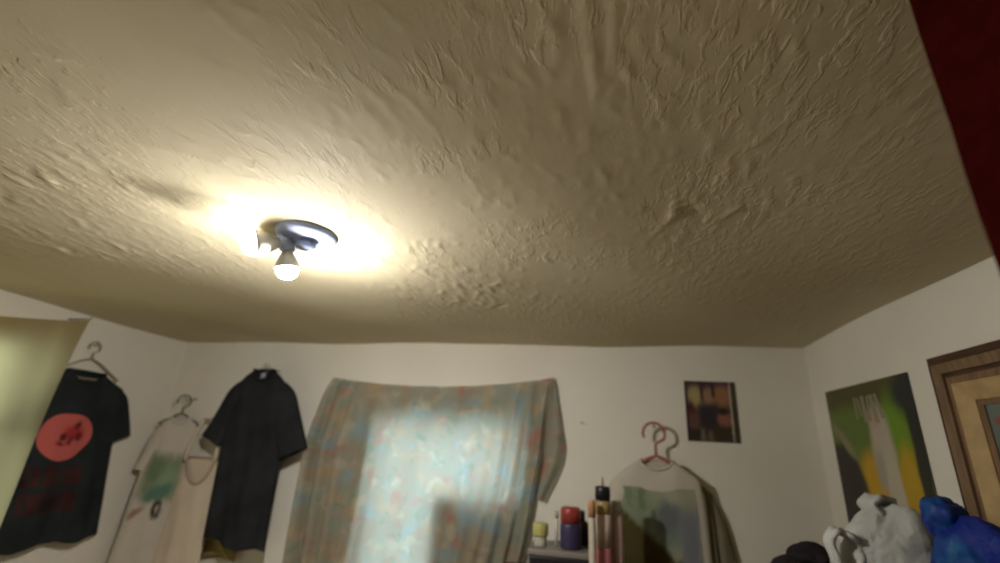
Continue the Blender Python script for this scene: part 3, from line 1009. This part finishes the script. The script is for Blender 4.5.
bottle('lotion_tube', 'slim cream and orange tube left of the tall black-capped bottle', 'tube', .006, 1.80, CH,
       [('body', [(.0, 0), (.011, .001), (.012, .006), (.012, .20), (.010, .21), (.0, .211)], P('cream_tube_plastic', (.50, .45, .37, 1))),
        ('cap', [(.0125, .208), (.0125, .255), (.010, .262), (.0, .263)], P('orange_tube_cap', (.42, .22, .10, 1)))])
bottle('lotion_bottle', 'pale pink slim bottle right of the tall black-capped bottle', 'bottle', .092, 1.90, CH,
       [('body', [(.0, 0), (.021, .001), (.023, .008), (.023, .200), (.017, .216), (.0, .217)], P('pale_pink_plastic', (.44, .31, .28, 1))),
        ('cap', [(.0175, .214), (.0175, .252), (.015, .256), (.0, .257)], P('cream_cap', (.48, .44, .36, 1)))])

# ------------------------------------------------------------------ wardrobe by the right wall with bags on top
WH = Z0 - .33
def wardrobe():
    x0, x1, y0, y1 = .43, .880, .86, 1.74
    cx, cy = (x0 + x1) / 2, (y0 + y1) / 2
    t = thing('wardrobe', 'brown wooden wardrobe under the plastic bags by the right wall', 'wardrobe', (cx, cy, 0))
    w, d = (x1 - x0) / 2, (y1 - y0) / 2
    boxobj('body', (-w + .02, w, -d, d, .07, WH - .03), M_WOOD_M, t, .004)
    boxobj('plinth', (-w + .04, w, -d + .01, d - .01, 0, .07), M_WOOD_D, t, .003)
    boxobj('top', (-w, w, -d - .01, d + .01, WH - .03, WH), M_WOOD_M, t, .006)
    for s in (-1, 1):
        dr = boxobj('door', (-w, -w + .022, (s - 1) / 2 * d + .008, (s + 1) / 2 * d - .008, .09, WH - .045), M_WOOD_M, t, .004)
        tube('handle', [(-w, s * .05, .80), (-w - .03, s * .05, .81), (-w - .03, s * .05, .93), (-w, s * .05, .94)], .006, M_METAL, dr)
wardrobe()

from mathutils import noise as mnoise
def blob(name, rx, ry, rz, mat, parent, seed, amp=.18, crinkle=.06, flat=.0, sub=5, top=None):
    bm = bmesh.new()
    bmesh.ops.create_icosphere(bm, subdivisions=sub, radius=1)
    for v in bm.verts:
        p = v.co.copy()
        o = Vector((seed * 3.1, seed * 1.7, seed))
        n1 = mnoise.noise(p * 1.3 + o); n2 = mnoise.ridged_multi_fractal(p * 2.2 + o, 1.0, 2.1, 3, 1.0, 2.0) if hasattr(mnoise, 'ridged_multi_fractal') else mnoise.noise(p * 4 + o)
        k = 1 + amp * n1 + crinkle * (n2 - 1.0)
        q = Vector((p.x * rx * k, p.y * ry * k, p.z * rz * k))
        if top and p.z > 0:
            g = p.z ** 2.2
            q.x += top[0] * g; q.y += top[1] * g
            q.x *= 1 - .45 * g; q.y *= 1 - .45 * g
        v.co = q + Vector((0, 0, rz))
        if v.co.z < 0:
            v.co.z *= .05
    zmin = min(v.co.z for v in bm.verts)
    for v in bm.verts:
        v.co.z -= zmin
    return bm_obj(name, bm, mat, parent, True)

def bag_mat(name, c, c2, scale=7, trans=.2):
    m, nt, b = new_mat(name)
    co = coords(nt)
    n = noise(nt, scale, 3, vec=co)
    nt.links.new(ramp(nt, n.outputs[0], [(.42, c), (.62, c2)]), b.inputs['Base Color'])
    b.inputs['Roughness'].default_value = .55
    b.inputs['Specular IOR Level'].default_value = .3
    n2 = noise(nt, 15, 4, .55, vec=co, dist=.8)
    vo = N(nt, 'ShaderNodeTexVoronoi', feature='F1'); vo.inputs['Scale'].default_value = 16
    wv = N(nt, 'ShaderNodeVectorMath', operation='MULTIPLY_ADD')
    nt.links.new(n2.outputs['Color'], wv.inputs[0]); wv.inputs[1].default_value = (.08, .08, .08); nt.links.new(co, wv.inputs[2])
    nt.links.new(wv.outputs[0], vo.inputs['Vector'])
    hh = mixc(nt, .45, vo.outputs['Distance'], n2.outputs['Color'])
    bump(nt, b, hh, .55, .02)
    return m

def bags():
    wm = bag_mat('white_bag_plastic', (.42, .43, .40, 1), (.52, .53, .50, 1))
    t = thing('plastic_bag', 'crumpled white plastic bag with open loop handle below the poster', 'bag', (.715, 1.435, WH))
    blob('body', .108, .085, .127, wm, t, 2.3, .28, .06, top=(.03, 0))
    # handle loops: broad creased ribbons
    def loop(c, r, tall, ang, wd):
        cs, sn = math.cos(ang), math.sin(ang)
        def f(u, v):
            a = u * 2 * PI
            w = (v - .5) * wd
            x = r * math.cos(a); z = tall * math.sin(a)
            y = w + .006 * math.sin(5 * a)
            k = 1 + .12 * math.sin(3 * a + 1) + .20 * (abs(v - .5))
            return (c[0] + x * k * cs - y * sn, c[1] + x * k * sn + y * cs, c[2] + z * k)
        grid_obj('handle', f, 36, 5, wm, t).modifiers.new('thickness', 'SOLIDIFY').thickness = .012
    loop((-.115, -.03, .13), .034, .050, .1, .030)
    loop((.0, .01, .225), .040, .035, .5, .040)
    bmx = bag_mat('blue_bag_plastic', (.004, .018, .19, 1), (.008, .11, .23, 1), 6)
    t2 = thing('plastic_bag', 'shiny blue plastic bag with knotted top right of the white bag', 'bag', (.782, 1.205, WH))
    blob('body', .098, .115, .118, bmx, t2, 5.1, .30, .10, top=(-.02, .06))
    blob('knot', .035, .04, .045, bmx, t2, 8.2, .35, .12, sub=4).location = (-.038, .062, .185)
    # dark bundle
    t3 = thing('cloth_bundle', 'dark folded cloth bundle left of the white plastic bag', 'cloth', (.545, 1.50, WH))
    dm = fabric('dark_purple_grey_cloth', (.022, .018, .020, 1), .3)
    blob('bundle', .085, .10, .050, dm, t3, 3.7, .25, .08, sub=4)
    blob('upper_fold', .055, .07, .035, dm, t3, 6.7, .25, .08, sub=4).location = (.015, 0, .062)
bags()
